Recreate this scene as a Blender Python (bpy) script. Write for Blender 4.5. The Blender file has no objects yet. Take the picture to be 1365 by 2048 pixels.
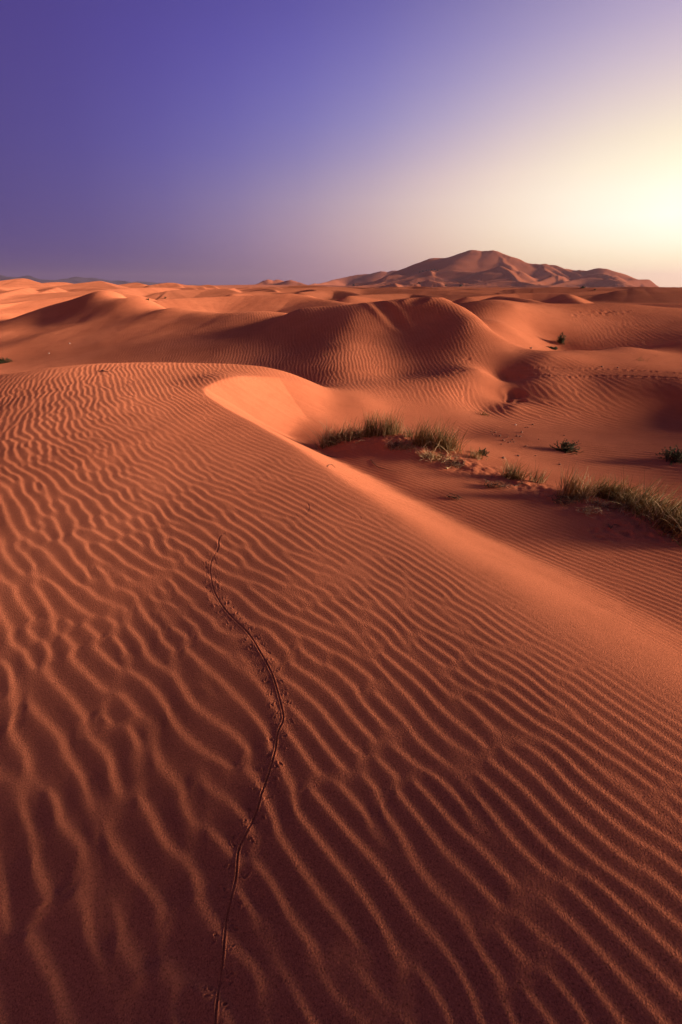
import bpy, math, random
import numpy as np

# ------------------------------------------------------------------ camera, sky, sun, exposure
S = bpy.context.scene
COL = S.collection
R = math.radians
EYE = 1.5                                   # eye height over the sand under the tripod
FPX = 910.0                                 # focal length in pixels of the 1365 x 2048 photograph (16 mm, upright)
PITCH = math.atan((1024 - 577) / FPX)
EXPO = 1.62
SUN_AZ, SUN_EL = 97.0, 10.0
SUN_STRENGTH, SUN_ANGLE = 4.8, 11.0
SUN_COLOR = (1.0, 0.66, 0.44)
SKY_GAIN = 1.0

cd = bpy.data.cameras.new('camera')
cd.sensor_fit = 'VERTICAL'; cd.sensor_height = 36; cd.sensor_width = 24
cd.lens = FPX / 2048 * 36
cd.clip_start = 0.02; cd.clip_end = 60000
cam = bpy.data.objects.new('camera', cd); COL.objects.link(cam)
cam.location = (0, 0, EYE); cam.rotation_euler = (R(90) - PITCH, 0, 0)
S.camera = cam
S.view_settings.view_transform = 'Standard'; S.view_settings.look = 'None'
S.view_settings.exposure = EXPO; S.view_settings.gamma = 1; S.view_settings.use_curve_mapping = False

def lin(c, g=1.0):
    o = []
    for v in c:
        v /= 255.0
        o.append((v / 12.92 if v <= 0.04045 else ((v + 0.055) / 1.055) ** 2.4) * g)
    return o

class NT:
    """small helper for building node trees"""
    def __init__(s, tree): s.t = tree; tree.nodes.clear()
    def n(s, typ, **kw):
        nd = s.t.nodes.new(typ)
        for k, v in kw.items():
            if k.startswith('i_'): nd.inputs[k[2:].replace('_', ' ')].default_value = v
            else: setattr(nd, k, v)
        return nd
    def l(s, a, b): s.t.links.new(a, b)
    def math(s, op, a, b=None, c=None):
        nd = s.t.nodes.new('ShaderNodeMath'); nd.operation = op
        for k, v in enumerate((a, b, c)):
            if v is None: continue
            if isinstance(v, (int, float)): nd.inputs[k].default_value = v
            else: s.l(v, nd.inputs[k])
        return nd.outputs[0]
    def mix(s, f, a, b):
        nd = s.t.nodes.new('ShaderNodeMix'); nd.data_type = 'RGBA'
        for sock, v in ((nd.inputs[0], f), (nd.inputs[6], a), (nd.inputs[7], b)):
            if isinstance(v, (int, float)): sock.default_value = v
            elif isinstance(v, (tuple, list)): sock.default_value = (*v[:3], 1)
            else: s.l(v, sock)
        return nd.outputs[2]
    def ramp(s, f, stops, interp='LINEAR'):
        nd = s.t.nodes.new('ShaderNodeValToRGB'); cr = nd.color_ramp; cr.interpolation = interp
        while len(cr.elements) < len(stops): cr.elements.new(0.5)
        for e, (p, c) in zip(cr.elements, stops): e.position = p; e.color = (*c[:3], 1)
        s.l(f, nd.inputs[0]); return nd.outputs[0]
    def maprange(s, v, a, b, smooth=False):
        nd = s.t.nodes.new('ShaderNodeMapRange'); nd.inputs[1].default_value = a; nd.inputs[2].default_value = b
        if smooth: nd.interpolation_type = 'SMOOTHSTEP'
        s.l(v, nd.inputs[0]); return nd.outputs[0]

# dusk sky: colour by compass direction and height above the horizon (degrees: colour, gain)
SKY = [
 (-180, [(0, (190, 124, 106), 1), (4, (188, 124, 112), 1), (10, (164, 110, 114), 1), (20, (112, 82, 110), 1), (45, (50, 40, 72), 1), (90, (28, 25, 52), 1)]),
 (-75,  [(0, (126, 92, 120), 1), (4, (118, 88, 126), 1), (10, (104, 80, 128), 1), (20, (82, 65, 126), 1), (45, (46, 38, 80), 1), (90, (28, 25, 52), 1)]),
 (-31,  [(0, (94, 78, 132), 1), (4, (86, 74, 138), 1), (8, (82, 72, 139), 1), (13, (78, 68, 138), 1), (20, (73, 61, 133), 1), (45, (52, 46, 92), 1), (90, (28, 25, 52), 1)]),
 (-16,  [(0, (112, 93, 134), 1), (3, (122, 104, 146), 1), (7, (121, 109, 163), 1), (12, (100, 94, 170), 1), (20, (82, 73, 158), 1), (45, (52, 46, 92), 1), (90, (28, 25, 52), 1)]),
 (0,    [(0, (164, 128, 152), 1), (2.5, (194, 157, 168), 1), (5, (200, 166, 173), 1), (7.4, (194, 171, 182), 1), (10.8, (164, 150, 187), 1), (14, (134, 130, 192), 1), (18, (116, 111, 186), 1), (22, (96, 90, 172), 1), (45, (52, 46, 92), 1), (90, (28, 25, 52), 1)]),
 (15.5, [(0, (254, 212, 158), 1), (3, (255, 224, 184), 1.02), (7, (255, 234, 208), 1.06), (10.5, (246, 220, 206), 1), (14, (206, 190, 206), 1), (18, (170, 158, 199), 1), (21, (144, 135, 188), 1), (45, (52, 46, 92), 1), (90, (28, 25, 52), 1)]),
 (31,   [(0, (255, 226, 160), 1.12), (1.5, (255, 240, 186), 1.15), (3, (255, 248, 212), 1.25), (6, (255, 252, 240), 1.32), (9, (255, 248, 218), 1.2), (12.4, (255, 240, 204), 1.04), (15, (236, 216, 210), 1), (17.5, (214, 198, 209), 1), (20, (184, 169, 203), 1), (45, (66, 58, 108), 1), (90, (28, 25, 52), 1)]),
 (70,   [(0, (255, 210, 130), 1.2), (3, (255, 238, 180), 1.6), (7, (255, 246, 210), 1.7), (12, (255, 238, 196), 1.25), (17, (232, 206, 208), 1), (24, (178, 164, 200), 1), (45, (70, 62, 110), 1), (90, (28, 25, 52), 1)]),
 (105,   [(0, (252, 205, 160), 1), (5, (248, 214, 190), 1), (10, (220, 190, 195), 1), (18, (160, 146, 190), 1), (45, (62, 54, 104), 1), (90, (28, 25, 52), 1)]),
 (140,  [(0, (222, 158, 132), 1), (6, (214, 154, 138), 1), (15, (160, 120, 142), 1), (45, (54, 44, 78), 1), (90, (28, 25, 52), 1)]),
]
W = bpy.data.worlds.new('World'); S.world = W; W.use_nodes = True
g = NT(W.node_tree)
tc = g.n('ShaderNodeTexCoord'); sep = g.n('ShaderNodeSeparateXYZ'); g.l(tc.outputs['Generated'], sep.inputs[0])
el = g.math('MULTIPLY', g.math('ARCSINE', sep.outputs[2]), 180 / math.pi)
az = g.math('MULTIPLY', g.math('ARCTAN2', sep.outputs[0], sep.outputs[1]), 180 / math.pi)
elf = g.math('POWER', g.math('MAXIMUM', g.math('DIVIDE', el, 90.0), 0.0), 0.5)
ELS = np.array([0, 1.2, 2.5, 4, 6, 8, 10, 12, 14.5, 17, 19.5, 22, 27, 35, 50, 90.0])
AZS = np.concatenate([np.arange(-180, -60, 30.0), np.arange(-60, 81, 7.0), [95, 115, 140, 160, 180]])
tab = np.array([[[np.interp(e, [q[0] for q in st], [lin(q[1], q[2])[ch] ** .5 for q in st]) for ch in range(3)] for e in ELS] for _, st in SKY])
aa = np.array([a for a, _ in SKY] + [180.0]); tab = np.concatenate([tab, tab[:1]])
def pchip(x, y, q):
    h = np.diff(x); d = np.diff(y, axis=0) / h[:, None]
    m = np.zeros_like(y); m[0], m[-1] = d[0], d[-1]
    ok = d[1:] * d[:-1] > 0; w1 = (2 * h[1:] + h[:-1])[:, None]; w2 = (h[1:] + 2 * h[:-1])[:, None]
    with np.errstate(all='ignore'): m[1:-1] = np.where(ok, (w1 + w2) / (w1 / d[:-1] + w2 / d[1:]), 0)
    i = np.clip(np.searchsorted(x, q) - 1, 0, len(x) - 2); t = ((q - x[i]) / h[i])[:, None]; hh = h[i][:, None]
    return (2*t**3-3*t**2+1)*y[i] + (t**3-2*t**2+t)*hh*m[i] + (-2*t**3+3*t**2)*y[i+1] + (t**3-t**2)*hh*m[i+1]
fine = pchip(aa, tab.reshape(len(aa), -1), AZS)
pad = np.concatenate([fine[-2:-1], fine, fine[1:2]]); fine = .25 * pad[:-2] + .5 * pad[1:-1] + .25 * pad[2:]
fine = fine.reshape(len(AZS), len(ELS), 3)
fine[:, 1:-1] = .2 * fine[:, :-2] + .6 * fine[:, 1:-1] + .2 * fine[:, 2:]
fine = fine ** 2
cols = [(float(a), g.ramp(elf, [((e / 90.0) ** 0.5, [float(v) for v in c]) for e, c in zip(ELS, row)])) for a, row in zip(AZS, fine)]
cur = cols[0][1]
for (a0, _), (a1, c1) in zip(cols, cols[1:]):
    cur = g.mix(g.maprange(az, a0, a1), cur, c1)
bg = g.n('ShaderNodeBackground'); g.l(cur, bg.inputs[0]); bg.inputs[1].default_value = SKY_GAIN * 2 ** (-EXPO)
wo = g.n('ShaderNodeOutputWorld'); g.l(bg.outputs[0], wo.inputs[0])

sd = bpy.data.lights.new('sun', 'SUN'); sd.energy = SUN_STRENGTH; sd.angle = R(SUN_ANGLE); sd.color = SUN_COLOR
sun = bpy.data.objects.new('sun', sd); COL.objects.link(sun)
sun.rotation_euler = (R(90 - SUN_EL), 0, R(180 - SUN_AZ))     # light travels away from azimuth SUN_AZ (clockwise from +Y)
from mathutils import Vector
_d = Vector((math.sin(R(SUN_AZ)) * math.cos(R(SUN_EL)), math.cos(R(SUN_AZ)) * math.cos(R(SUN_EL)), math.sin(R(SUN_EL))))
sun.rotation_euler = _d.to_track_quat('Z', 'Y').to_euler()
sun.location = _d * 50

# ------------------------------------------------------------------ helpers
_c, _s = math.cos(PITCH), math.sin(PITCH)
def ray(px, py):
    """azimuth and rise-over-run of the line of sight that meets a point of the place"""
    x = px - 682.5; up = 1024.0 - py; fw = FPX * _c + up * _s; z = up * _c - FPX * _s
    return math.atan2(x, fw), z / math.hypot(x, fw)
def at_z(px, py, z):
    a, t = ray(px, py); r = (z - EYE) / t; return a, r, z
def at_r(px, py, r):
    a, t = ray(px, py); return a, r, EYE + r * t
def xy(a, r): return np.array([r * math.sin(a), r * math.cos(a)])

rng = np.random.default_rng(7)
_perm = rng.permutation(4096).astype(np.int64)
_gang = rng.random(4096) * 2 * np.pi
_gx, _gy = np.cos(_gang), np.sin(_gang)
def perlin(x, y, seed=0):
    xi = np.floor(x).astype(np.int64); yi = np.floor(y).astype(np.int64)
    xf = x - xi; yf = y - yi
    u = xf * xf * xf * (xf * (xf * 6 - 15) + 10); v = yf * yf * yf * (yf * (yf * 6 - 15) + 10)
    def gr(ix, iy, dx, dy):
        h = _perm[(_perm[(ix + seed * 131) & 4095] + iy) & 4095]
        return _gx[h] * dx + _gy[h] * dy
    a = gr(xi, yi, xf, yf); b = gr(xi + 1, yi, xf - 1, yf)
    c = gr(xi, yi + 1, xf, yf - 1); d = gr(xi + 1, yi + 1, xf - 1, yf - 1)
    return (a + u * (b - a)) * (1 - v) + (c + u * (d - c)) * v
def fbm(x, y, n=4, seed=0):
    o = 0; am = 1.0
    for k in range(n):
        o = o + am * perlin(x * 2 ** k, y * 2 ** k, seed + k); am *= 0.5
    return o
def sstep(a, b, x):
    t = np.clip((x - a) / (b - a), 0, 1); return t * t * (3 - 2 * t)
def smax(a, b, k): return 0.5 * (a + b + np.sqrt((a - b) ** 2 + k * k)) 
def softplus(x, w): return 0.5 * (x + np.sqrt(x * x + w * w))

def tps(P, V, Q, lam=1e-4):
    P = np.asarray(P, float); V = np.asarray(V, float)
    def ker(d2): return 0.5 * d2 * np.log(d2 + 1e-12)
    n = len(P)
    A = np.zeros((n + 3, n + 3))
    A[:n, :n] = ker(((P[:, None] - P[None]) ** 2).sum(-1)) + lam * np.eye(n)
    A[:n, n] = 1; A[:n, n + 1:] = P; A[n, :n] = 1; A[n + 1:, :n] = P.T
    sol = np.linalg.solve(A, np.concatenate([V, np.zeros(3)]))
    out = np.empty(len(Q))
    for i in range(0, len(Q), 20000):
        q = Q[i:i + 20000]
        out[i:i + 20000] = ker(((q[:, None] - P[None]) ** 2).sum(-1)) @ sol[:n] + sol[n] + q @ sol[n + 1:]
    return out

def seg_dist(X, Y, poly):
    """distance to an open polyline, the parameter along it and the side (+ right, - left)"""
    best = np.full(X.shape, 1e18); par = np.zeros(X.shape); side = np.zeros(X.shape)
    for k in range(len(poly) - 1):
        ax, ay = poly[k]; bx, by = poly[k + 1]
        dx, dy = bx - ax, by - ay; L2 = dx * dx + dy * dy
        t = np.clip(((X - ax) * dx + (Y - ay) * dy) / L2, 0, 1)
        ex = X - ax - t * dx; ey = Y - ay - t * dy; d2 = ex * ex + ey * ey
        m = d2 < best
        best = np.where(m, d2, best); par = np.where(m, k + t, par)
        side = np.where(m, (ex * dy - ey * dx) / np.sqrt(L2 * np.maximum(d2, 1e-12)), side)
    return np.sqrt(best), par, side
def inside(X, Y, poly):
    c = np.zeros(X.shape, bool); n = len(poly)
    for i in range(n):
        x0, y0 = poly[i]; x1, y1 = poly[(i + 1) % n]
        if y0 == y1: continue
        c ^= ((y0 > Y) != (y1 > Y)) & (X < (x1 - x0) * (Y - y0) / (y1 - y0) + x0)
    return c

def catmull(P, n=12):
    P = np.array(P); out = []
    E = np.vstack([2 * P[0] - P[1], P, 2 * P[-1] - P[-2]])
    for i in range(1, len(E) - 2):
        for t in np.linspace(0, 1, n, endpoint=False):
            a, b, c, d = E[i - 1], E[i], E[i + 1], E[i + 2]
            out.append(.5 * (2 * b + (c - a) * t + (2 * a - 5 * b + 4 * c - d) * t * t + (3 * b - a - 3 * c + d) * t ** 3))
    out.append(P[-1]); return np.array(out)

# ------------------------------------------------------------------ the sand: a fan of points, densest near the tripod
A_IN = np.arange(-38.5, 38.5001, 0.075)
A_MID = np.arange(38.7, 66.01, 0.16)
A_OUT = np.arange(68, 116, 3.0)
AZ = np.radians(np.concatenate([-A_OUT[::-1], -A_MID[::-1], A_IN, A_MID, A_OUT]))
LR = np.concatenate([np.arange(math.log(0.22), math.log(60.0), 0.0036), np.arange(math.log(60.0), math.log(7000.0), 0.0065)])
N60 = int((LR < math.log(60.0)).sum())
NA, NR = len(AZ), len(LR)
# coarse grid for the smooth shapes
SA, SR = 4, 4
CA = np.radians(np.concatenate([np.arange(-118, -66, 3.0), np.arange(-66, 66.01, 0.3), np.arange(69, 119, 3.0)]))
CL = np.arange(LR[0] - 0.05, math.log(75.0), 0.0144)

def up_grid(G, a_src, l_src, a_dst, l_dst):
    """separable cubic (Catmull-Rom) resampling"""
    def res(G, s, d):
        i = np.clip(np.searchsorted(s, d) - 1, 1, len(s) - 3)
        t = (d - s[i]) / (s[i + 1] - s[i])
        m0 = (G[i + 1] - G[i - 1]) * ((s[i + 1] - s[i]) / (s[i + 1] - s[i - 1]))[:, None]
        m1 = (G[i + 2] - G[i]) * ((s[i + 1] - s[i]) / (s[i + 2] - s[i]))[:, None]
        t = t[:, None]; t2 = t * t; t3 = t2 * t
        return (2 * t3 - 3 * t2 + 1) * G[i] + (t3 - 2 * t2 + t) * m0 + (-2 * t3 + 3 * t2) * G[i + 1] + (t3 - t2) * m1
    H = res(G, l_src, l_dst)
    return res(H.T.copy(), a_src, a_dst).T

# --- floor, hummock, hollow and middle dunes: control points (photo x, y, height) or (x, y, 'r', range)
FP = [
 (1365,1250,-.25),(1200,1180,-.29),(1365,1150,-.29),(1100,1120,-.32),(1000,1060,-.36),(900,1010,-.39),(800,960,-.42),(720,930,-.49),(650,905,-.585),(620,893,-.62),
 (1200,1080,-.33),(1050,1010,-.38),(950,965,-.40),(850,930,-.42),(760,905,-.46),
 (660,882,-.58),(720,873,-.43),(780,875,-.35),(850,890,-.34),(920,910,-.39),(1000,950,-.41),(1100,985,-.38),(1180,1000,-.35),(1260,1025,-.33),(1365,1062,-.30),
 (700,845,-.68),(780,840,-.72),(860,850,-.78),(940,868,-.8),(1040,915,-.58),(1130,950,-.53),(1250,985,-.48),(1365,1005,-.47),
 (655,792,-.48),(720,806,-.52),(780,816,-.64),(860,826,-.73),(640,830,-.64),(605,850,-.60),(950,835,-.82),(1050,870,-.78),(1150,890,-.75),(1250,920,-.68),(1365,945,-.6),(1050,830,-.85),(1200,850,-.95),(1365,870,-.95),
 (1030,812,-.75),(1150,826,-.85),(1365,830,-.88),
 (1060,765,-.50),(1110,760,-.44),(1180,760,-.44),(1250,765,-.43),(1365,778,-.45),
 (1032,700,-.02),(1100,709,-.04),(1200,718,-.18),(1300,728,-.26),(1365,733,-.32),
 (1250,710,-.14),(1365,700,-.17),(1365,685,.0),(1250,694,-.05),(1150,701,-.08),
 (1120,695,'r',21.2),(1160,690,'r',21.5),(1240,680,'r',22.3),(1365,668,'r',23),(1120,658,'r',22.6),(1060,650,'r',22),(1100,618,'r',25),(1250,640,'r',25.5),(1250,608,'r',29),(1365,618,'r',30),(1365,655,'r',24.5),
 (1000,645,'r',19.5),(1030,615,'r',22.5),(1000,600,'r',25),
 (740,606,'r',18.3),(800,598,'r',18),(880,596,'r',17.4),(920,613,'r',16.6),(960,640,'r',15.7),(990,666,'r',14.9),(1012,690,'r',14.2),
 (880,640,'r',15.9),(880,690,'r',14.0),(880,740,'r',12.3),(890,785,'r',10.35),(800,650,'r',16.1),(800,700,'r',14.2),(800,750,'r',12.3),
 (600,618,'r',19.6),(600,650,'r',17.7),(600,690,'r',15.9),(600,738,'r',13.2),(700,609,'r',18.5),(700,640,'r',16.6),(700,690,'r',14.4),(700,742,'r',12.3),
 (985,715,'r',13.3),(958,740,'r',12.0),(948,780,'r',10.95),(1012,760,'r',12.5),(1015,735,'r',12.9),(1008,800,'r',11.1),(1060,735,'r',12.8),(1110,735,'r',12.9),(965,818,-.82),
]
Q = []
def flank(px, py, K=3.95, gsl=.22):
    # the middle dune's long flank is a slope that faces left
    a, t = ray(px, py); r = K / (-t + gsl * (math.sin(a) + math.cos(a)) * .7071); return a, r, EYE + r * t
for px, ys_ in [(-140,(640,665,690,726)),(0,(628,645,668,695,726)),(100,(621,640,665,693,726)),(160,(611,640,680,724)),(220,(603.5,635,675,724)),(260,(600.5,630,680,724)),(300,(603,625,660,690,726)),(350,(615,640,690,727)),(400,(625,650,685,730)),(450,(627,660,700,732)),(520,(623,650,690,738)),]:
    for py in ys_: Q.append(flank(px, py))
for p in FP:
    Q.append(at_r(p[0], p[1], p[3]) if len(p) == 4 else at_z(*p))
def hid(px, r, z): Q.append((ray(px, 640)[0], r, z))
# places the photograph does not show: valleys behind crests, sand under the near dune, ground past the frame
for px, r, z in [(1000,17,.1),(960,18.2,.3),(1040,16,-.4),(1120,18,-.7),(1250,19.6,-.6),(1365,21,-.3),(900,20,.3),(800,21,.3),(700,22,.2),(520,29,-.4),(400,34,-.8),(250,42,-1.2),(300,38,-1.0),(150,48,-1.5),(1200,36,.2),(1000,34,.1),(1365,40,.1),(800,40,0),(600,40,-.5),
                 (200,14,-1.1),(400,13.6,-1.05),(0,14.6,-1.1),(-150,14.6,-1.1),(550,12.2,-.85),(1700,40,.2),(1700,20,.2),(1700,12,-.4),(1700,7.5,-.4),(1700,25,.3),
                 (1365,60,0),(1000,60,0),(700,60,0),(400,55,-.8),(400,75,-.5),(100,75,-.8),(-300,75,-.8),(-300,30,-1.6),(1800,60,0)]: hid(px, r, z)
for x, y, z in [(-1,1,-1.2),(-1,4,-1.2),(-4,4,-1.2),(-3,8,-1.2),(-6,9,-1.2),(-.6,-.3,-1.2),(.4,.3,-1.1),(-3,1,-1.2),(0.9,-0.8,-.9),(2.6,.6,-.2),(3.2,-.6,-.25),(-8,3,-1.2),(-2.6,6.8,-1.2),(4.2,1.2,-.3),(5,2.5,-.3),(7,0,-.5),(7,4,-.55),(10,-2,-.6),(11,3,-.6),(14,8,-.5),(18,-2,-.6),(20,6,-.5),(26,14,-.3),(4,-3,-.5),(6,-8,-.6)]:
    Q.append((math.atan2(x, y), math.hypot(x, y), z))
Q = np.array(Q)
cA, cL = np.meshgrid(CA, CL)
Fz = tps(np.stack([Q[:, 0], np.log(Q[:, 1])], 1), Q[:, 2], np.stack([cA.ravel(), cL.ravel()], 1), 3e-5).reshape(cA.shape)

# --- full grid
gA, gL = np.meshgrid(AZ, LR)
gR = np.exp(gL); X = gR * np.sin(gA); Y = gR * np.cos(gA)
X1, Y1, R1 = X[:N60], Y[:N60], gR[:N60]
F = up_grid(Fz, CA, CL, AZ, LR[:N60])

# --- the near dune: windward back, brink, slip face cut into its lee
U = .853 * X1 + .522 * Y1; V = -.522 * X1 + .853 * Y1
tau = 2.0 - U
Wz = .13 - (.028 + .062 * np.exp(-np.clip(V, -2, 20) ** 2 / 5.0)) * softplus(tau, .3) ** 2 
Wz += .03 * perlin(X1 * .35 + 3, Y1 * .35, 3) * sstep(1.0, 4.0, R1)
def W_at(px, py, z=.1):
    a, r, _ = at_z(px, py, z); return tuple(xy(a, r))
near_brink = [(4.6, -4.0)] + [W_at(*p) for p in [(1365,1372,.1),(1200,1268,.11),(1100,1207,.12),(1000,1144,.12),(900,1088,.12),(800,1026,.12),(700,964,.12),(600,898,.12),(520,852,.11),(450,816,.1),(412,792,.09),(409,778,.12),(430,762,.19),(470,756,.17),(510,756,.1),(560,762,-.04),(610,772,-.16),(660,785,-.32),(720,797,-.5)]]
lee_poly = near_brink + [(2.2, 10.4), (9, 14), (25, 14), (25, -4)]
D, PAR, _ = seg_dist(X1, Y1, near_brink)
ins = inside(X1, Y1, lee_poly)
D = np.where(ins, D, -D)
n_b = len(near_brink)
pp = np.arange(n_b)
_sl = [.40,.40,.42,.44,.46,.5,.54,.58,.62,.64,.65,.65,.65,.65,.65,.65,.64,.6,.5,.35]
_wd = [.26,.25,.24,.22,.20,.16,.10,.07,.04,.03,.02,.02,.02,.02,.02,.03,.05,.12,.3,.5]
_q = np.linspace(0, n_b - 1, 4 * n_b); _bx = np.interp(_q, pp, [p[0] for p in near_brink]); _by = np.interp(_q, pp, [p[1] for p in near_brink])
_s1, _w1, _wt = np.interp(_q, pp, _sl), np.interp(_q, pp, _wd), 0
slope_l = 0; width_l = 0
for k in range(len(_q)):                                    # blended along the brink, so no seams in the lee
    w_ = 1.0 / ((X1 - _bx[k]) ** 2 + (Y1 - _by[k]) ** 2 + .03) ** 2
    slope_l = slope_l + w_ * _s1[k]; width_l = width_l + w_ * _w1[k]; _wt = _wt + w_
slope_l /= _wt; width_l /= _wt
slip = slope_l * softplus(D, width_l) * sstep(-1.1, -.15, D)
sky_line = [W_at(-400,735,.0), W_at(-150,729,.0), W_at(0,728,.0), W_at(200,727.5,.0), W_at(300,729,-.0), W_at(410,735,-.05), W_at(500,745,-.12), W_at(600,757,-.22), W_at(700,770,-.4), W_at(800,785,-.6), W_at(940,825,-.8)]
far_poly = [(-40, 8)] + sky_line + [(6, 12), (12, 60), (-60, 60)]
D2, _, _ = seg_dist(X1, Y1, sky_line)
D2 = np.where(inside(X1, Y1, far_poly), D2, -D2)
# the arm beyond the bowl sinks towards its tip
a_arm = gA[:N60]
Wz -= .006 * softplus(np.degrees(a_arm) + 11, 3.0) ** 2 * sstep(7.0, 8.8, R1) * sstep(-.6, .3, U - 1.6)
Wz += .08 * np.exp(-((np.degrees(a_arm) + 14) / 4) ** 2 - ((R1 - 8.0) / .7) ** 2)
Wz -= .42 * softplus(D2 - .1, .55)
Wcut = Wz - slip
_p = W_at(655, 805, -.5); T = smax(F, Wcut, .07 + .20 * np.exp(-((X1 - _p[0]) ** 2 + (Y1 - _p[1]) ** 2) / 1.1 ** 2))
on_dune = sstep(-.03, .06, Wcut - F)                       # 1 on the near dune
near_w = on_dune * sstep(.10, -.12, D)                        # 1 on its windward side
slip_w = on_dune * sstep(.02, .12, D) * np.interp(PAR, pp, [0,0,0,0,0,0,.2,.6,1,1,1,1,1,1,1,1,1,.9,.5,0])

# --- ridge dunes further out: crest lines with a slope on either side
# (crest points (photo x, y, range)), slope towards the camera, slope away, corner rounding
RID = [
 ([(-160,600,68),(0,592,68),(70,589,67),(150,584,65),(210,582,63),(250,587,59),(287,598,54)], .14, .3, 1.5),
 ([(200,563,100),(212,566,95),(235,575,86),(262,584,78)], .13, .5, .4),
 ([(-120,582,96),(0,579,97),(60,575,98),(120,577,100),(170,568,102),(200,563,100)], .12, .3, 1.2),
 ([(0,571,140),(60,569,142),(100,565,145),(130,565,148),(150,570,150)], .2, .5, 1.5),
 ([(10,563,165),(45,556.5,165),(70,563,160),(85,568,158)], .13, .5, .6),
 ([(241,572,120),(272,565.5,122),(288,570,116)], .13, .5, .6),
 ([(300,571,110),(333,566,112),(352,567,112),(361,573,104)], .13, .5, .6),
 ([(355,574,108),(370,571.5,112),(399,572,112),(412,580,100)], .13, .5, .6),
 ([(405,574,118),(414,570,120),(424,571,118),(436,578,110)], .13, .5, .6),
 ([(330,585,72),(350,581,72),(427,579,74),(452,578,72),(479,585,66)], .14, .5, .9),
 ([(300,603,44),(350,598,45),(427,594,46),(493,591,46),(568,588,45),(593,589,44.5),(619,594,43),(645,599,41),(693,607,36)], .22, .4, 1.6),
 ([(470,588,60),(520,584,62),(560,585,62),(610,590,58)], .25, .4, 1.2),
 ([(600,585,70),(660,580,75),(700,584,72),(738,596,62)], .25, .45, 1.0),
 ([(560,575,130),(600,571,130),(650,573,125),(690,579,115)], .25, .45, 1.2),
 ([(1000,592,33),(1053,598,30),(1090,609,27)], .3, .4, 1.0),
 ([(940,594,50),(1030,587,54),(1128,587,54),(1144,595,50),(1166,606,45),(1225,619,40)], .25, .4, .8),
 ([(1160,613,50),(1198,611,52),(1267,607,54),(1315,607,54),(1400,612,52)], .18, .3, 1.2),
 ([(900,590,80),(1000,584,85),(1060,584,88),(1110,590,84),(1170,597,74)], .25, .4, 1.5),
 ([(1120,596,76),(1250,591,80),(1300,594,78),(1420,598,74)], .2, .3, 1.5),
 ([(1180,590,110),(1240,584.5,118),(1290,586,112),(1330,592,100)], .22, .4, 1.2),
 ([(1240,583,160),(1275,579.5,165),(1310,580,165),(1345,580,165),(1440,582,160)], .2, .4, 1.5),
 ([(700,592,60),(770,588,64),(830,588,66),(880,594,60)], .25, .45, 1.0),
 ([(820,583,110),(880,579,115),(950,580,115),(1010,584,108)], .25, .4, 1.2),
 ([(780,577,190),(830,572.5,195),(870,576,185)], .35, .6, 1.0),
 ([(880,578,210),(960,576,220),(1040,577,215),(1100,580,200)], .25, .5, 2.0),
]
rr = random.Random(5)
for k in range(400):                                           # the open dune field out to the great dune
    r = 75 * (900 / 75.0) ** rr.random(); a = R(rr.uniform(-42, 42)); 
    h = rr.uniform(.35, 1.5) * (1 + r / 450.0); Lr = rr.uniform(8, 22) * (r / 75.0) ** .55
    th = R(rr.gauss(-12, 18)) if math.degrees(a) > rr.gauss(4, 8) else R(rr.gauss(112, 22)); x, y = r * math.sin(a), r * math.cos(a)
    pts = []
    for t in (-1, -.5, 0, .45, 1):
        bx = x + t * Lr * math.cos(th) - (t * t) * .25 * Lr * math.sin(th); by = y + t * Lr * math.sin(th) - (t * t) * .3 * Lr
        pts.append((bx, by, h * (1 - t * t * .9) - .1))
    if th > 1: RID.append((pts, rr.uniform(.4, .55), rr.uniform(.15, .26), .2 + h * .2, 'w'))
    else: RID.append((pts, rr.uniform(.12, .28), rr.uniform(.25, .5), .3 + h * .4, 'w'))

def ridge_z(x, y, P, sn, sf, rd, far=None):
    """height of a dune ridge: the highest of the slopes that fall from each piece of its crest"""
    Pf = catmull(P, 3); out = np.full(x.shape, -1e3)
    for k in range(len(Pf) - 1):
        ax, ay, az_ = Pf[k]; bx, by, bz = Pf[k + 1]; dx, dy = bx - ax, by - ay; L2 = dx * dx + dy * dy
        t = np.clip(((x - ax) * dx + (y - ay) * dy) / L2, 0, 1)
        ex = x - ax - t * dx; ey = y - ay - t * dy; d2 = ex * ex + ey * ey
        sd_ = np.clip((ex * dy - ey * dx) / np.sqrt(L2 * np.maximum(d2, 1e-9)), -1, 1)
        pf = np.sqrt(d2 + rd * rd) - rd
        if far: pf = pf * (1 - .25 * sstep(100, 500, pf))
        out = np.maximum(out, az_ + (bz - az_) * t - (sf + (sn - sf) * (.5 + .5 * sd_)) * pf)
    return out
T2 = np.full(gR.shape, -9.0)
T2[:N60] = T
far = slice(N60, NR)
Xf, Yf = X[far], Y[far]
base = .5 * fbm(Xf / 45, Yf / 45, 3, 11) + .15 * fbm(Xf / 9, Yf / 14, 3, 17)
T2[far] = base * sstep(60, 75, gR[far]) + F[-1:] * (1 - sstep(60, 75, gR[far]))
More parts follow.
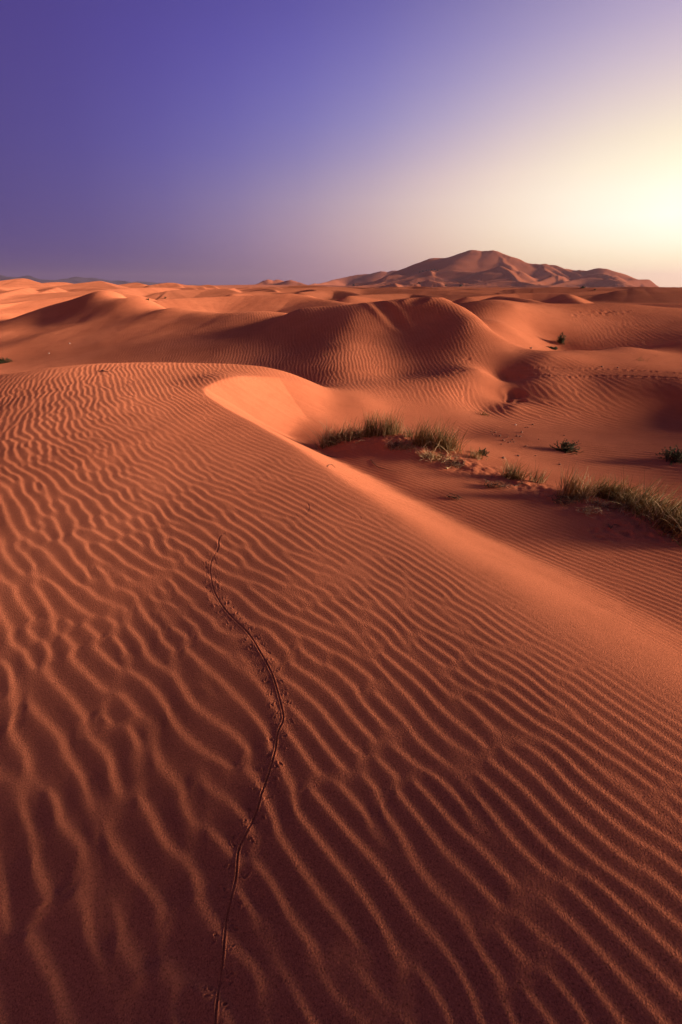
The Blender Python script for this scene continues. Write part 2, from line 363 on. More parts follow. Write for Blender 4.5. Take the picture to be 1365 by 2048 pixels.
# a raised gravel plain along the left horizon
ga = np.degrees(gA)
T2 += sstep(600, 2200, gR) * np.interp(ga, [-60, -34, -22, -10, -2, 6, 40, 60], [4, 4, 8, 15, 13, 3, 0, 0]) * (1 + .1 * perlin(X / 300, Y / 300, 5))
def add_ridge(T2, rid, full=False):
    pts3 = []
    pts, sn, sf, rd = rid[:4]
    for p in pts:
        if len(rid) == 5: pts3.append(p)
        else:
            a, r, z = at_r(*p); v = xy(a, r); pts3.append((v[0], v[1], z))
    P = np.array(pts3)
    rmin, rmax = np.hypot(P[:, 0], P[:, 1]).min(), np.hypot(P[:, 0], P[:, 1]).max()
    am = np.degrees(np.arctan2(P[:, 0], P[:, 1]))
    hh = max(P[:, 2].max(), .5) + 2; reach = hh / min(sn, sf)
    i0 = np.searchsorted(LR, math.log(max(rmin - reach, 24))); i1 = np.searchsorted(LR, math.log(rmax + reach))
    da = np.degrees(reach / max(rmin - reach * .5, 20))
    j0 = np.searchsorted(AZ, R(am.min() - da)); j1 = np.searchsorted(AZ, R(am.max() + da))
    if i1 <= i0 or j1 <= j0: return
    x, y = X[i0:i1, j0:j1], Y[i0:i1, j0:j1]
    z = ridge_z(x + .35 * rd * perlin(x / (9 * rd), y / (9 * rd), 2), y, P, sn, sf, rd * .5)
    cur = T2[i0:i1, j0:j1]
    T2[i0:i1, j0:j1] = smax(cur, z, .06 + .0008 * rmin) 
for rid in RID: add_ridge(T2, rid)
# a dune past the right edge of the frame, it shades the hollow
for rid in [([(9.5, 3.6, .3), (12, 5.8, .6), (14.5, 8.0, .3)], .3, .3, 1.2, 'w')]:
    P = np.array(rid[0]); d, par, side = seg_dist(X1, Y1, P[:, :2])
    z = np.interp(par, np.arange(3), P[:, 2]) - .28 * (np.sqrt(d * d + .3) - .5)
    T2[:N60] = smax(T2[:N60], z, .15)

# --- the great dune on the horizon, ridges at 1.3 - 2 km
GD = [
 ([(690,572,1650),(760,560,1800),(800,547,1850),(830,533,1850),(862,517.5,1830),(880,517,1830),(900,515.5,1820),(925,506,1800),(945,500.5,1780),(965,502,1780),(988,502,1760),(1002,507,1740),(1029,517,1700),(1055,527,1680),(1072,531.5,1680),(1092,528.5,1690),(1108,536,1680),(1152,541.5,1660),(1166,540,1650),(1182,541,1640),(1203,538,1630),(1222,538.5,1610),(1240,548,1590),(1267,561.5,1550),(1294,575,1500)], .34, .5, 10),
 ([(945,500.5,1780),(943,520,1700),(935,535,1640),(920,546,1590)], .5, .5, 6),
 ([(988,502,1760),(1010,522,1660),(1020,536,1590)], .45, .5, 6),
 ([(862,517.5,1830),(850,530,1760),(820,545,1680),(770,560,1600)], .4, .45, 8),
 ([(850,556,1560),(882,545,1560),(905,541,1560),(925,544,1540),(957,544,1520),(985,538,1510),(1000,535.5,1500),(1024,542,1480),(1040,543.5,1470),(1053,554,1440),(1072,567,1400),(1107,577,1340)], .38, .5, 6),
 ([(1203,538,1630),(1208,547,1570),(1227,556,1500),(1243,568,1430),(1257,578,1370)], .4, .42, 7),
 ([(1092,528.5,1690),(1090,540,1600),(1120,556,1500),(1150,568,1400)], .35, .4, 10),
 ([(830,533,1850),(800,556,1650),(740,570,1450)], .35, .4, 9),
 ([(800,572,1260),(840,566,1290),(880,564,1290),(920,566,1270),(960,571,1230)], .4, .5, 4),
 ([(960,570,1330),(1000,562,1360),(1040,563,1350),(1080,571,1290)], .4, .5, 4),
 ([(1100,572,1300),(1150,560,1400),(1190,556,1420),(1220,562,1380),(1250,573,1300)], .32, .4, 9),
 ([(700,574,1200),(740,570,1230),(800,571,1210),(850,575,1170)], .3, .5, 3),
 ([(880,576,1050),(930,572,1080),(1000,572,1080),(1060,576,1020)], .3, .5, 3),
]
GFAR = [([(500,571,2300),(520,565,2350),(538,559,2380),(547,561,2380),(553,560.5,2380),(558,559.5,2380),(568,565,2360),(578,562,2300),(590,561,2280),(603,565,2250),(618,571,2200),(630,567,2350),(640,568,2400),(665,562,2600),(690,555,2700),(720,549,2750),(745,547,2750),(765,542.5,2700),(775,543.5,2700),(790,540.5,2700),(800,544,2650),(830,560,2500)], .3, .5, 8)]
m0 = np.searchsorted(LR, math.log(900.0)); m1 = np.searchsorted(LR, math.log(3300.0))
j0 = np.searchsorted(AZ, R(-13)); j1 = np.searchsorted(AZ, R(38.4))
xm, ym = X[m0:m1, j0:j1], Y[m0:m1, j0:j1]
wx = xm + 30 * perlin(xm / 130, ym / 130, 31) + 8 * perlin(xm / 40, ym / 40, 33); wy = ym + 30 * perlin(xm / 130, ym / 130, 32)
G = np.full(xm.shape, -60.0)
for pts, sn, sf, rd in GD + GFAR:
    P = []
    for p in pts:
        a, r, z = at_r(*p); v = xy(a, r); P.append((v[0], v[1], z))
    rd = rd * .4; z_ = ridge_z(xm, ym, np.array(P), sn, sf, rd, True)
    zw = ridge_z(wx, wy, np.array(P), sn, sf, rd, True)          # folds, except along the crest itself
    w_ = sstep(12, 60, P[0][2] * 0 + np.abs(z_ - zw) + np.maximum(0, np.max([p[2] for p in P]) - z_))
    G = smax(G, z_ * (1 - w_) + zw * w_, 1.0)
rgd = random.Random(21)
G0 = G.copy()
for k in range(46):
    az_ = rgd.uniform(2, 32); r_ = rgd.uniform(1150, 1640); cx, cy = r_ * math.sin(R(az_)), r_ * math.cos(R(az_))
    i_ = int(np.clip(np.searchsorted(LR, math.log(r_)) - m0, 0, G.shape[0] - 1)); j_ = int(np.clip(np.searchsorted(AZ, R(az_)) - j0, 0, G.shape[1] - 1))
    zb = G0[i_, j_]
    if zb < -4 or zb > 105: continue
    th = R(rgd.gauss(-40, 28) if rgd.random() < .6 else rgd.gauss(20, 20)); Ln = rgd.uniform(40, 120); P = []
    for t in (-1, -.5, 0, .5, 1):
        x_, y_ = cx + t * Ln * math.cos(th) - 20 * t * t, cy + t * Ln * math.sin(th) - 25 * t * t
        a_ = math.atan2(x_, y_); l_ = math.log(math.hypot(x_, y_))
        i_ = int(np.clip(np.searchsorted(LR, l_) - m0, 0, G.shape[0] - 1)); j_ = int(np.clip(np.searchsorted(AZ, a_) - j0, 0, G.shape[1] - 1))
        P.append((x_, y_, G0[i_, j_] + (1 - t * t) * rgd.uniform(4, 9)))
    P = np.array(P); d, par, side = seg_dist(xm, ym, P[:, :2])
    z_ = np.interp(par, np.arange(5), P[:, 2]) - (.42 + .1 * np.clip(side, -1, 1)) * (np.sqrt(d * d + 4) - 2)
    G = smax(G, np.where(d < 160, z_, -99), .6)
rim = 2.0 * (1 - np.abs(perlin(xm / 120, ym / 80, 41)) * 2) + .8 * perlin(xm / 34, ym / 26, 43)
G += rim * sstep(5, 40, G) * sstep(900, 1000, gR[m0:m1, j0:j1])
T2[m0:m1, j0:j1] = smax(T2[m0:m1, j0:j1], G, 3.0)

# ------------------------------------------------------------------ finding where a line of sight meets the sand
def hit(px, py):
    a, t = ray(px, py)
    j = np.searchsorted(AZ, a) - 1; f = (a - AZ[j]) / (AZ[j + 1] - AZ[j])
    z = T2[:, j] * (1 - f) + T2[:, j + 1] * f
    h = z - (EYE + gR[:, 0] * t)
    idx = np.nonzero(h > 0)[0]
    i = idx[0] if len(idx) else NR - 1
    i = max(i, 1)
    w = h[i - 1] / (h[i - 1] - h[i]) if h[i] != h[i - 1] else 0
    r = gR[i - 1, 0] + w * (gR[i, 0] - gR[i - 1, 0])
    return np.array([r * math.sin(a), r * math.cos(a), EYE + r * t])
def ground(x, y):
    a = math.atan2(x, y); l = math.log(math.hypot(x, y))
    j = int(np.clip(np.searchsorted(AZ, a) - 1, 0, NA - 2)); i = int(np.clip(np.searchsorted(LR, l) - 1, 0, NR - 2))
    f = (a - AZ[j]) / (AZ[j + 1] - AZ[j]); q = (l - LR[i]) / (LR[i + 1] - LR[i])
    return float((T2[i, j] * (1 - f) + T2[i, j + 1] * f) * (1 - q) + (T2[i + 1, j] * (1 - f) + T2[i + 1, j + 1] * f) * q)

# ------------------------------------------------------------------ wind ripples
# (photo x, y, direction of the ripple crests in the picture, wavelength in metres)
RP = [
 (300,1700,0.5,1,0.1419),(100,1500,0.35,1,0.1462),(60,1850,0.12,1,0.1505),(600,1750,0.55,1,0.0817),(1000,1800,0.75,1,0.06364),(1300,1750,1,0.8,0.0559),(1000,1500,1,0.85,0.05676),(1250,1500,1,0.68,0.04472),
 (900,1250,1,0.72,0.04816),(1100,1300,1,0.62,0.03956),(700,1400,0.8,1,0.0688),(400,1500,0.5,1,0.1075),(520,1150,1,0.85,0.085),(700,1080,1,0.62,0.06),(850,1120,1,0.6,0.048),(300,1150,0.65,1,0.09),(100,1200,0.5,1,0.105),
 (500,890,1,0.58,0.066),(300,900,1,0.75,0.082),(80,900,1,0.7,0.09),(150,780,1,0.55,0.1),(350,780,1,0.5,0.085),(650,1000,1,0.6,0.058),(400,1000,1,0.85,0.085),(150,1020,0.8,1,0.09),(200,1320,0.5,1,0.1032),
 (560,765,0.3,1,0.08),(700,790,0.2,1,0.09),
 (1000,1010,1,0.38,0.058),(1200,1100,1,0.36,0.06),(1300,1200,1,0.42,0.052),(900,980,1,0.33,0.056),(1150,1150,1,0.42,0.05),(800,935,1,0.3,0.056),
 (1200,900,1,-0.02,0.17),(1100,840,1,0.1,0.16),(1300,860,1,-0.03,0.17),(1050,900,1,0.05,0.16),(950,840,1,0.5,0.1),(1300,940,1,0,0.16),
 (1150,780,0.8,1,0.115),(1300,770,1,0.75,0.115),(1080,770,0.9,1,0.11),(1250,730,1,0.45,0.12),(1120,725,1,0.6,0.12),(1350,700,1,0.05,0.16),
 (850,650,0.25,1,0.0966),(780,640,0.12,1,0.0966),(700,700,-0.12,1,0.0966),(880,760,0.35,1,0.0924),(900,690,0.2,1,0.0966),(800,720,0,1,0.0966),(920,640,0.35,1,0.0966),(500,690,-0.15,1,0.1092),(250,650,0.05,1,0.1176),(100,690,-0.1,1,0.1176),(400,660,-0.1,1,0.1176),(600,650,-0.1,1,0.1092),(850,800,0.6,1,0.1),
 (1080,650,0.3,1,0.2),(1250,650,0.2,1,0.22),
]
ra, rl, rk = [], [], []
for px, py, dx, dy, lam in RP:
    n_ = math.hypot(dx, dy); e = 6.0
    p = hit(px, py); a0, t0 = ray(px, py)
    # follow the crest direction on the local slope
    z0 = p[2]; gx = (ground(p[0] + .15, p[1]) - ground(p[0] - .15, p[1])) / .3; gy = (ground(p[0], p[1] + .15) - ground(p[0], p[1] - .15)) / .3
    a1, t1 = ray(px + e * dx / n_, py + e * dy / n_)
    d1 = np.array([math.sin(a1), math.cos(a1)])
    # (x,y,z) = eye + r*(d1,t1), on plane z = z0 + g.(xy - p)
    r1 = (z0 - gx * p[0] - gy * p[1] - EYE) / (t1 - gx * d1[0] - gy * d1[1])
    q = r1 * d1; tv = q - p[:2]; tv /= np.hypot(*tv)
    k = np.array([tv[1], -tv[0]])
    if k @ np.array([.853, .522]) < 0: k = -k
    ra.append(math.atan2(p[0], p[1])); rl.append(math.log(math.hypot(p[0], p[1]))); rk.append(k * 2 * math.pi / lam)
ra, rl, rk = map(np.array, (ra, rl, rk))
KA = np.linspace(R(-66), R(66), 260); KL = np.linspace(LR[0], math.log(40.0), 320)
kA, kL = np.meshgrid(KA, KL)
wgt = 1.0 / (((kA[..., None] - ra) ** 2 + (kL[..., None] - rl) ** 2) + 1e-3) ** 1.6
wgt /= wgt.sum(-1, keepdims=True)
kx = (wgt * rk[:, 0]).sum(-1); ky = (wgt * rk[:, 1]).sum(-1)
_lam = (wgt * np.log(np.hypot(rk[:, 0], rk[:, 1]))).sum(-1); _n = np.hypot(kx, ky); kx = kx / _n * np.exp(_lam); ky = ky / _n * np.exp(_lam)
kr = np.exp(kL)
ga_ = kx * kr * np.cos(kA) - ky * kr * np.sin(kA)          # d phi / d azimuth
gl_ = kx * kr * np.sin(kA) + ky * kr * np.cos(kA)          # d phi / d ln r
# least-squares potential: Poisson equation with Neumann sides, solved by a cosine transform
ha, hl = KA[1] - KA[0], KL[1] - KL[0]
mx = .5 * (ga_[:, 1:] + ga_[:, :-1]); my = .5 * (gl_[1:] + gl_[:-1])
div = np.zeros_like(ga_); div[:, :-1] += mx / ha; div[:, 1:] -= mx / ha; div[:-1] += my / hl; div[1:] -= my / hl
ext = np.block([[div, div[:, ::-1]], [div[::-1], div[::-1, ::-1]]])
ft = np.fft.fft2(ext); n0, n1 = ext.shape
den = (2 * np.cos(2 * np.pi * np.arange(n0) / n0) - 2)[:, None] / hl ** 2 + (2 * np.cos(2 * np.pi * np.arange(n1) / n1) - 2)[None] / ha ** 2
den[0, 0] = 1; ft[0, 0] = 0
PHI = np.real(np.fft.ifft2(ft / den))[:len(KL), :len(KA)]
pa = np.gradient(PHI, ha, axis=1); pl = np.gradient(PHI, hl, axis=0)
PKX = (pa * np.cos(kA) + pl * np.sin(kA)) / kr; PKY = (-pa * np.sin(kA) + pl * np.cos(kA)) / kr
def bil(G, a, l):
    u = np.clip((a - KA[0]) / ha, 0, len(KA) - 1.001); v = np.clip((l - KL[0]) / hl, 0, len(KL) - 1.001)
    j = u.astype(int); i = v.astype(int); fu = u - j; fv = v - i
    return (G[i, j] * (1 - fu) + G[i, j + 1] * fu) * (1 - fv) + (G[i + 1, j] * (1 - fu) + G[i + 1, j + 1] * fu) * fv
# phasor noise: oriented kernels on jittered cells give ripples that fork and end like real ones
NRIP = int((LR < math.log(34.0)).sum())
jr0 = np.searchsorted(AZ, R(-66)); jr1 = np.searchsorted(AZ, R(66))
PHS = np.zeros((NRIP, jr1 - jr0)); 
def phasor(x, y, cell, spread, disorder, seed):
    rg = np.random.default_rng(seed)
    x0, y0 = -32.0, -1.0; nx, ny = int(64 / cell) + 2, int(38 / cell) + 2
    cx = x0 + (np.arange(nx)[None] + rg.random((ny, nx))) * cell; cy = y0 + (np.arange(ny)[:, None] + rg.random((ny, nx))) * cell
    ca, cl = np.arctan2(cx, cy), np.log(np.hypot(cx, cy) + 1e-6)
    dis = disorder(cx, cy)
    ph = bil(PHI, ca, cl) + .30 * rg.normal(size=(ny, nx)) + 1.6 * dis * fbm(cx / .55, cy / .55, 2, 91)
    # forks: pairs of dislocations, the two of a pair lie along one crest
    px_, py_ = bil(PKX, ca, cl), bil(PKY, ca, cl)
    for k in range(5200):
        rr_ = math.exp(rg.uniform(math.log(.5), math.log(26))); aa_ = rg.uniform(-1.1, 1.1)
        if rr_ > 8 and abs(aa_) > .75: continue
        bx, by = rr_ * math.sin(aa_), rr_ * math.cos(aa_); uu = .853 * bx + .522 * by
        if rr_ < 10 and rg.random() > .22 + .78 * float(sstep(1.5, 0, uu)): continue
        q = np.array([bil(PKX, np.array(aa_), np.array(math.log(rr_))), bil(PKY, np.array(aa_), np.array(math.log(rr_)))]); lam_ = 2 * math.pi / max(np.hypot(*q), 20); q /= np.hypot(*q)
        Ld = lam_ * rg.uniform(2.0, 7.0); sg = 1 if rg.random() < .5 else -1
        i0_, i1_ = int(np.clip((by - 3 * Ld - y0) / cell, 0, ny)), int(np.clip((by + 3 * Ld - y0) / cell, 0, ny)); j0_, j1_ = int(np.clip((bx - 3 * Ld - x0) / cell, 0, nx)), int(np.clip((bx + 3 * Ld - x0) / cell, 0, nx))
        if i1_ <= i0_ or j1_ <= j0_: continue
        X_, Y_ = cx[i0_:i1_, j0_:j1_] - bx, cy[i0_:i1_, j0_:j1_] - by
        ex, ey = -q[1] * Ld / 2, q[0] * Ld / 2
        w = 1 - sstep(1.2, 2.8, np.hypot(X_, Y_) / Ld)
        dth = np.arctan2(Y_ - ey, X_ - ex) - np.arctan2(Y_ + ey, X_ + ex)
        dth = (dth + np.pi) % (2 * np.pi) - np.pi                 # the cut lies between the two
        ph[i0_:i1_, j0_:j1_] += sg * dth * w
    qx, qy = bil(PKX, ca, cl), bil(PKY, ca, cl)
    th = rg.normal(size=(ny, nx)) * .06; c_, s_ = np.cos(th), np.sin(th); qx, qy = qx * c_ - qy * s_, qx * s_ + qy * c_
    ii = np.floor((x - x0) / cell).astype(np.int64); jj = np.floor((y - y0) / cell).astype(np.int64)
    re = np.zeros(x.shape, np.float32); im = np.zeros(x.shape, np.float32)
    for di in range(-spread, spread + 1):
        for dj in range(-spread, spread + 1):
            i = np.clip(ii + di, 0, nx - 1); j = np.clip(jj + dj, 0, ny - 1)
            dx = x - cx[j, i]; dy = y - cy[j, i]
            w = np.exp(-(dx * dx + dy * dy) / (2 * (cell * .8) ** 2)).astype(np.float32)
            p = (ph[j, i] + qx[j, i] * dx + qy[j, i] * dy)
            re += w * np.cos(p); im += w * np.sin(p)
    return np.arctan2(im, re), np.hypot(re, im)
def disorder(x, y):
    u = .853 * x + .522 * y; r = np.hypot(x, y)
    wild = sstep(1.4, -.2, u) * .75 + .25                          # the left of the near dune is broken up most
    return np.where(r < 12, .5 + 1.0 * wild, 1.2)
MAG = np.zeros_like(PHS)
for i0 in range(0, NRIP, 100):
    i1 = min(NRIP, i0 + 100)
    PHS[i0:i1], MAG[i0:i1] = phasor(X[i0:i1, jr0:jr1], Y[i0:i1, jr0:jr1], .095, 2, disorder, 3)
LAM = 2 * math.pi / np.maximum(np.hypot(bil(PKX, gA[:NRIP, jr0:jr1], gL[:NRIP, jr0:jr1]), bil(PKY, gA[:NRIP, jr0:jr1], gL[:NRIP, jr0:jr1])), 20)
pr = -(np.sin(PHS) + .21 * np.sin(2 * PHS) + .05 * np.sin(3 * PHS))          # gentle stoss, steep lee
Dn_ = D[:NRIP, jr0:jr1]
xs, ys = X[:NRIP, jr0:jr1], Y[:NRIP, jr0:jr1]
amp = LAM / np.interp(gR[:NRIP, jr0:jr1], [0, 1.5, 4, 9, 12], [34, 44, 62, 52, 46]) * np.where((Dn_ > .25) & (gR[:NRIP, jr0:jr1] < 11), 2.1, 1.0) * sstep(.0, 1.0, MAG)
mask = (1 - slip_w[:NRIP, jr0:jr1])
# smooth sand on the crest band and the fresh lee below it
Dn = D[:NRIP, jr0:jr1]; Pn = PAR[:NRIP, jr0:jr1]
leeband = np.interp(Pn, pp, [1,1,1,1,1,1,.9,.8,.8,.7,.6,.5,.4,.3,.3,.3,.3,.2,0,0])
smooth_lee = sstep(-.30, .02, Dn) * (1 - sstep(.30, .60, Dn)) * leeband
mask = mask * (1 - .93 * smooth_lee)
mask = mask * (.72 + .5 * np.clip(.5 + 1.3 * perlin(xs * .5, ys * .5, 21), 0, 1)) * (1 - .9 * sstep(19, 33, gR[:NRIP, jr0:jr1]))
# bare slip patch on the nose of the middle dune, and the sunlit wall of the far hollow
def pool(px, py, rad):
    p = hit(px, py); return np.exp(-((xs - p[0]) ** 2 + (ys - p[1]) ** 2) / rad ** 2)
for px, py, rad in [(985,760,.55),(1000,720,.5),(975,800,.4),(1000,780,.45),(1010,690,.5),(990,675,.5),(1060,660,1.6),(1090,640,1.5),(1080,685,1.0),(850,830,.9),(760,815,.7),(930,830,.5),(650,830,.6),(625,868,.5),(650,870,.4),(690,800,.8),(715,830,.7),(690,850,.5),(1030,795,.35)]:
    mask = mask * (1 - .95 * np.clip(1.3 * pool(px, py, rad), 0, 1))
T2[:NRIP, jr0:jr1] += amp * pr * mask
# broad lumps, and the churned sand along the grass hummock
T2[:N60] += .012 * fbm(X1 / 1.3, Y1 / 1.3, 2, 51) * (1 - slip_w)
hum = [hit(*p)[:2] for p in [(645,893),(720,884),(790,885),(860,905),(925,930),(1000,955),(1090,985),(1180,1010),(1260,1035),(1365,1068)]]
dh, _, _ = seg_dist(X1, Y1, [tuple(p) for p in hum])
hm = np.exp(-(dh / .24) ** 2)
T2[:N60] += hm * (.024 * fbm(X1 / .16, Y1 / .16, 3, 61) + .04 * perlin(X1 / .5, Y1 / .5, 63) + .012)
# fine avalanche streaks down the slip face
p0, p1 = hit(440, 775)[:2], hit(620, 858)[:2]
sx, sy = (p1 - p0) / np.hypot(*(p1 - p0)); q1 = X1 * -sy + Y1 * sx; q0 = X1 * sx + Y1 * sy
T2[:N60] += slip_w * (.012 * perlin(q1 / .12, q0 / 1.1, 71) + .007 * perlin(q1 / .045, q0 / .8, 73) - .012 * np.exp(-((q1 - (hit(590, 780)[:2] @ np.array([-sy, sx]))) / .03) ** 2) * sstep(.1, .4, D))

# --- marks in the sand
def box_rows(P, pad):
    r = np.hypot(P[:, 0], P[:, 1]); a = np.arctan2(P[:, 0], P[:, 1]); da = pad / r.min()
    return slice(max(0, np.searchsorted(LR, math.log(max(r.min() - pad, .23)))), np.searchsorted(LR, math.log(r.max() + pad))), slice(np.searchsorted(AZ, a.min() - da), np.searchsorted(AZ, a.max() + da))
def groove(pix, depth, width, n=10, vary=False):
    P = catmull([hit(*p)[:2] for p in pix], n)
    for i in range(0, len(P) - 1, 8):
        q = P[i:i + 9]; si, sj = box_rows(q, width * 5)
        if si.stop <= si.start or sj.stop <= sj.start: continue
        d, par, _ = seg_dist(X[si, sj], Y[si, sj], [tuple(v) for v in q])
        own = (par > 0) & (par < len(q) - 1) | (i == 0) | (i + 9 >= len(P))
        t = d / width
        dep = depth * (max(.55, 1.0 - max(0, i / len(P) - .55) * 1.0) * (.55 + .9 * np.clip(.5 + perlin(par * .35 + i * .35, par * 0 + .5, 97), 0, 1)) if vary else 1)
        T2[si, sj] += np.where(own, dep * (-np.exp(-t ** 4) + .45 * np.exp(-((t - 1.75) / .55) ** 2)), 0)
    return P
def pit(x, y, depth, rx, ry=None, ang=0.0, rim=.4):
    ry = ry or rx; si, sj = box_rows(np.array([[x, y]]), max(rx, ry) * 3.2)
    dx, dy = X[si, sj] - x, Y[si, sj] - y; c, s = math.cos(ang), math.sin(ang)
    t = np.sqrt(((dx * c + dy * s) / rx) ** 2 + ((-dx * s + dy * c) / ry) ** 2)
    T2[si, sj] += depth * (-np.exp(-t ** (4 if rim > .2 else 2.2)) + rim * np.exp(-((t - 1.6) / .5) ** 2))
track = [(431,2046),(436,1990),(446,1920),(452,1850),(462,1800),(473,1752),(478,1700),(496,1660),(514,1622),(526,1580),(540,1540),(551,1500),(556,1465),(566,1442),(566,1425),(556,1385),(543,1345),(522,1306),(498,1268),(470,1240),(450,1218),(432,1190),(424,1165),(421,1140),(424,1120),(434,1103)]
TP = groove(track, .0036, .0027, 8, True)
groove([(434,1103),(438,1092),(437,1084),(441,1072),(451,1066)], .0024, .004)
groove([(575,1033),(600,1032),(610,1029),(618,1018),(617,1008)], .0018, .0045)
groove([(655,995),(690,1014),(712,1028),(721,1034),(720,1038),(708,1036)], .0014, .005)
rp = random.Random(11)
L = np.concatenate([[0], np.cumsum(np.hypot(*np.diff(TP, axis=0).T))])
sd_ = .03; side = 1
while sd_ < L[-1] - .05:
    c = np.array([np.interp(sd_, L, TP[:, 0]), np.interp(sd_, L, TP[:, 1])]); e = np.array([np.interp(sd_ + .01, L, TP[:, 0]), np.interp(sd_ + .01, L, TP[:, 1])]) - c
    e /= np.hypot(*e); nn = np.array([e[1], -e[0]]) * side
    for q in range(3):
        o = c + nn * (.022 + .006 * q + rp.uniform(-.003, .003)) + e * (rp.uniform(-.012, .012))
        pit(o[0], o[1], .0030 * rp.uniform(.15, 1.1), .0070 * rp.uniform(.6, 1.2), .0026, math.atan2(nn[1], nn[0]) + rp.uniform(-.4, .4))
    side = -side; sd_ += rp.uniform(.022, .034)
# dug pits, vehicle-like track pair and scuffs on the far side of the hollow
for px, py, dep, rx, ry, an in [(1030,788,.09,.15,.2,.5),(1041,803,.06,.10,.08,0),(1018,800,.05,.06,.2,-.3),(1012,756,.05,.05,.05,0),(935,718,.015,.09,.05,.3),(920,742,.018,.12,.06,.2)]:
    p = hit(px, py); pit(p[0], p[1], dep, rx, ry, an, .08)
for pix in ([(1015,737),(1090,736),(1200,738),(1290,742),(1364,747)], [(1015,752),(1100,751),(1200,752),(1290,754),(1364,757)]):
    P = [hit(*p)[:2] for p in pix]; P = catmull(P, 26)
    for q in P: pit(q[0] + rp.uniform(-.02, .02), q[1] + rp.uniform(-.03, .03), .006, .05, .05)
for k in range(26):
    p = hit(rp.uniform(1135, 1260), rp.uniform(620, 632)); pit(p[0], p[1], .012, .10)
for k in range(30):
    p = hit(rp.uniform(1180, 1340), 1010 + (rp.uniform(1180, 1340) - 1180) * .3 + rp.uniform(0, 40)); pit(p[0], p[1], .008, .03, .045, rp.uniform(0, 3))
# wind-carved notch near the top of the middle dune
for px, py, dep, rx, ry in [(775,622,.05,.22,1.1),(835,600,.04,.3,.3)]:
    p = hit(px, py); pit(p[0], p[1], dep, rx, ry, .35)

# ------------------------------------------------------------------ materials
def mat(name): 
    m = bpy.data.materials.new(name); m.use_nodes = True; return m, NT(m.node_tree)
def sand(name, c0, c1, grain):
    m, g = mat(name)
    geo = g.n('ShaderNodeNewGeometry'); pos = geo.outputs['Position']
    def noise(sc, det=3, rough=.6):
        nd = g.n('ShaderNodeTexNoise'); nd.inputs['Scale'].default_value = sc; nd.inputs['Detail'].default_value = det; nd.inputs['Roughness'].default_value = rough
        g.l(pos, nd.inputs['Vector']); return nd.outputs[0]
    col = g.mix(g.maprange(noise(.35, 4), .35, .65, True), c0, c1)
    col = g.mix(g.math('MULTIPLY', g.maprange(noise(2.6, 5, .7), .45, .75, True), .28), col, tuple(v * .62 for v in c0))
    if grain:
        gr = noise(210, 2, .75)
        col = g.mix(g.math('MULTIPLY', g.maprange(gr, .47, .33), .75), col, tuple(v * .35 for v in c0))   # dark mineral grains
        col = g.mix(g.math('MULTIPLY', g.maprange(gr, .56, .70), .5), col, tuple(min(1, v * 1.6) for v in c1))
    b = g.n('ShaderNodeBsdfDiffuse'); b.inputs['Roughness'].default_value = .6; g.l(col, b.inputs[0])
    if grain:
        bp = g.n('ShaderNodeBump'); bp.inputs['Strength'].default_value = .8; bp.inputs['Distance'].default_value = .006
        g.l(noise(170, 3, .65), bp.inputs['Height']); g.l(bp.outputs[0], b.inputs['Normal'])
    o = g.n('ShaderNodeOutputMaterial'); g.l(b.outputs[0], o.inputs[0]); return m
M_SAND = sand('orange_sand', (.47, .172, .094), (.53, .204, .113), True)
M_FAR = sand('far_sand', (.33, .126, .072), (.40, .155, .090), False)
def plain(name, c0, c1, sc=8.0, rough=.8, transl=0.0):
    m, g = mat(name); geo = g.n('ShaderNodeNewGeometry'); nd = g.n('ShaderNodeTexNoise'); nd.inputs['Scale'].default_value = sc; nd.inputs['Detail'].default_value = 3
    g.l(geo.outputs['Position'], nd.inputs['Vector'])
    b = g.n('ShaderNodeBsdfPrincipled'); b.inputs['Roughness'].default_value = rough
    g.l(g.mix(g.maprange(nd.outputs[0], .35, .65), c0, c1), b.inputs['Base Color'])
    o = g.n('ShaderNodeOutputMaterial')
    if transl:
        t = g.n('ShaderNodeBsdfTranslucent'); t.inputs[0].default_value = (*c1, 1); mx = g.n('ShaderNodeMixShader'); mx.inputs[0].default_value = transl
        g.l(b.outputs[0], mx.inputs[1]); g.l(t.outputs[0], mx.inputs[2]); g.l(mx.outputs[0], o.inputs[0])
    else: g.l(b.outputs[0], o.inputs[0])
    return m
M_BLADE = plain('grass_blade', (.07, .062, .02), (.22, .16, .05), 14, .7, .25)
M_STRAW = plain('dry_straw', (.28, .20, .10), (.50, .40, .24), 20, .8)
M_GOLD = plain('golden_grass', (.20, .115, .03), (.34, .20, .06), 16, .75, .25)
M_LEAF = plain('dark_leaf', (.02, .035, .012), (.05, .065, .02), 20, .7, .15)
M_TWIG = plain('dead_twig', (.05, .026, .016), (.12, .066, .04), 30, .9)
M_STONE = plain('pale_stone', (.5, .42, .36), (.75, .7, .65), 30, .8)
M_DUNG = plain('brown_pebble', (.10, .05, .035), (.2, .1, .07), 40, .9)
M_ROCK = plain('hazed_rock', (.025, .022, .055), (.04, .034, .075), .004, .9)  # blue-purple of distant haze is painted into the rock colour

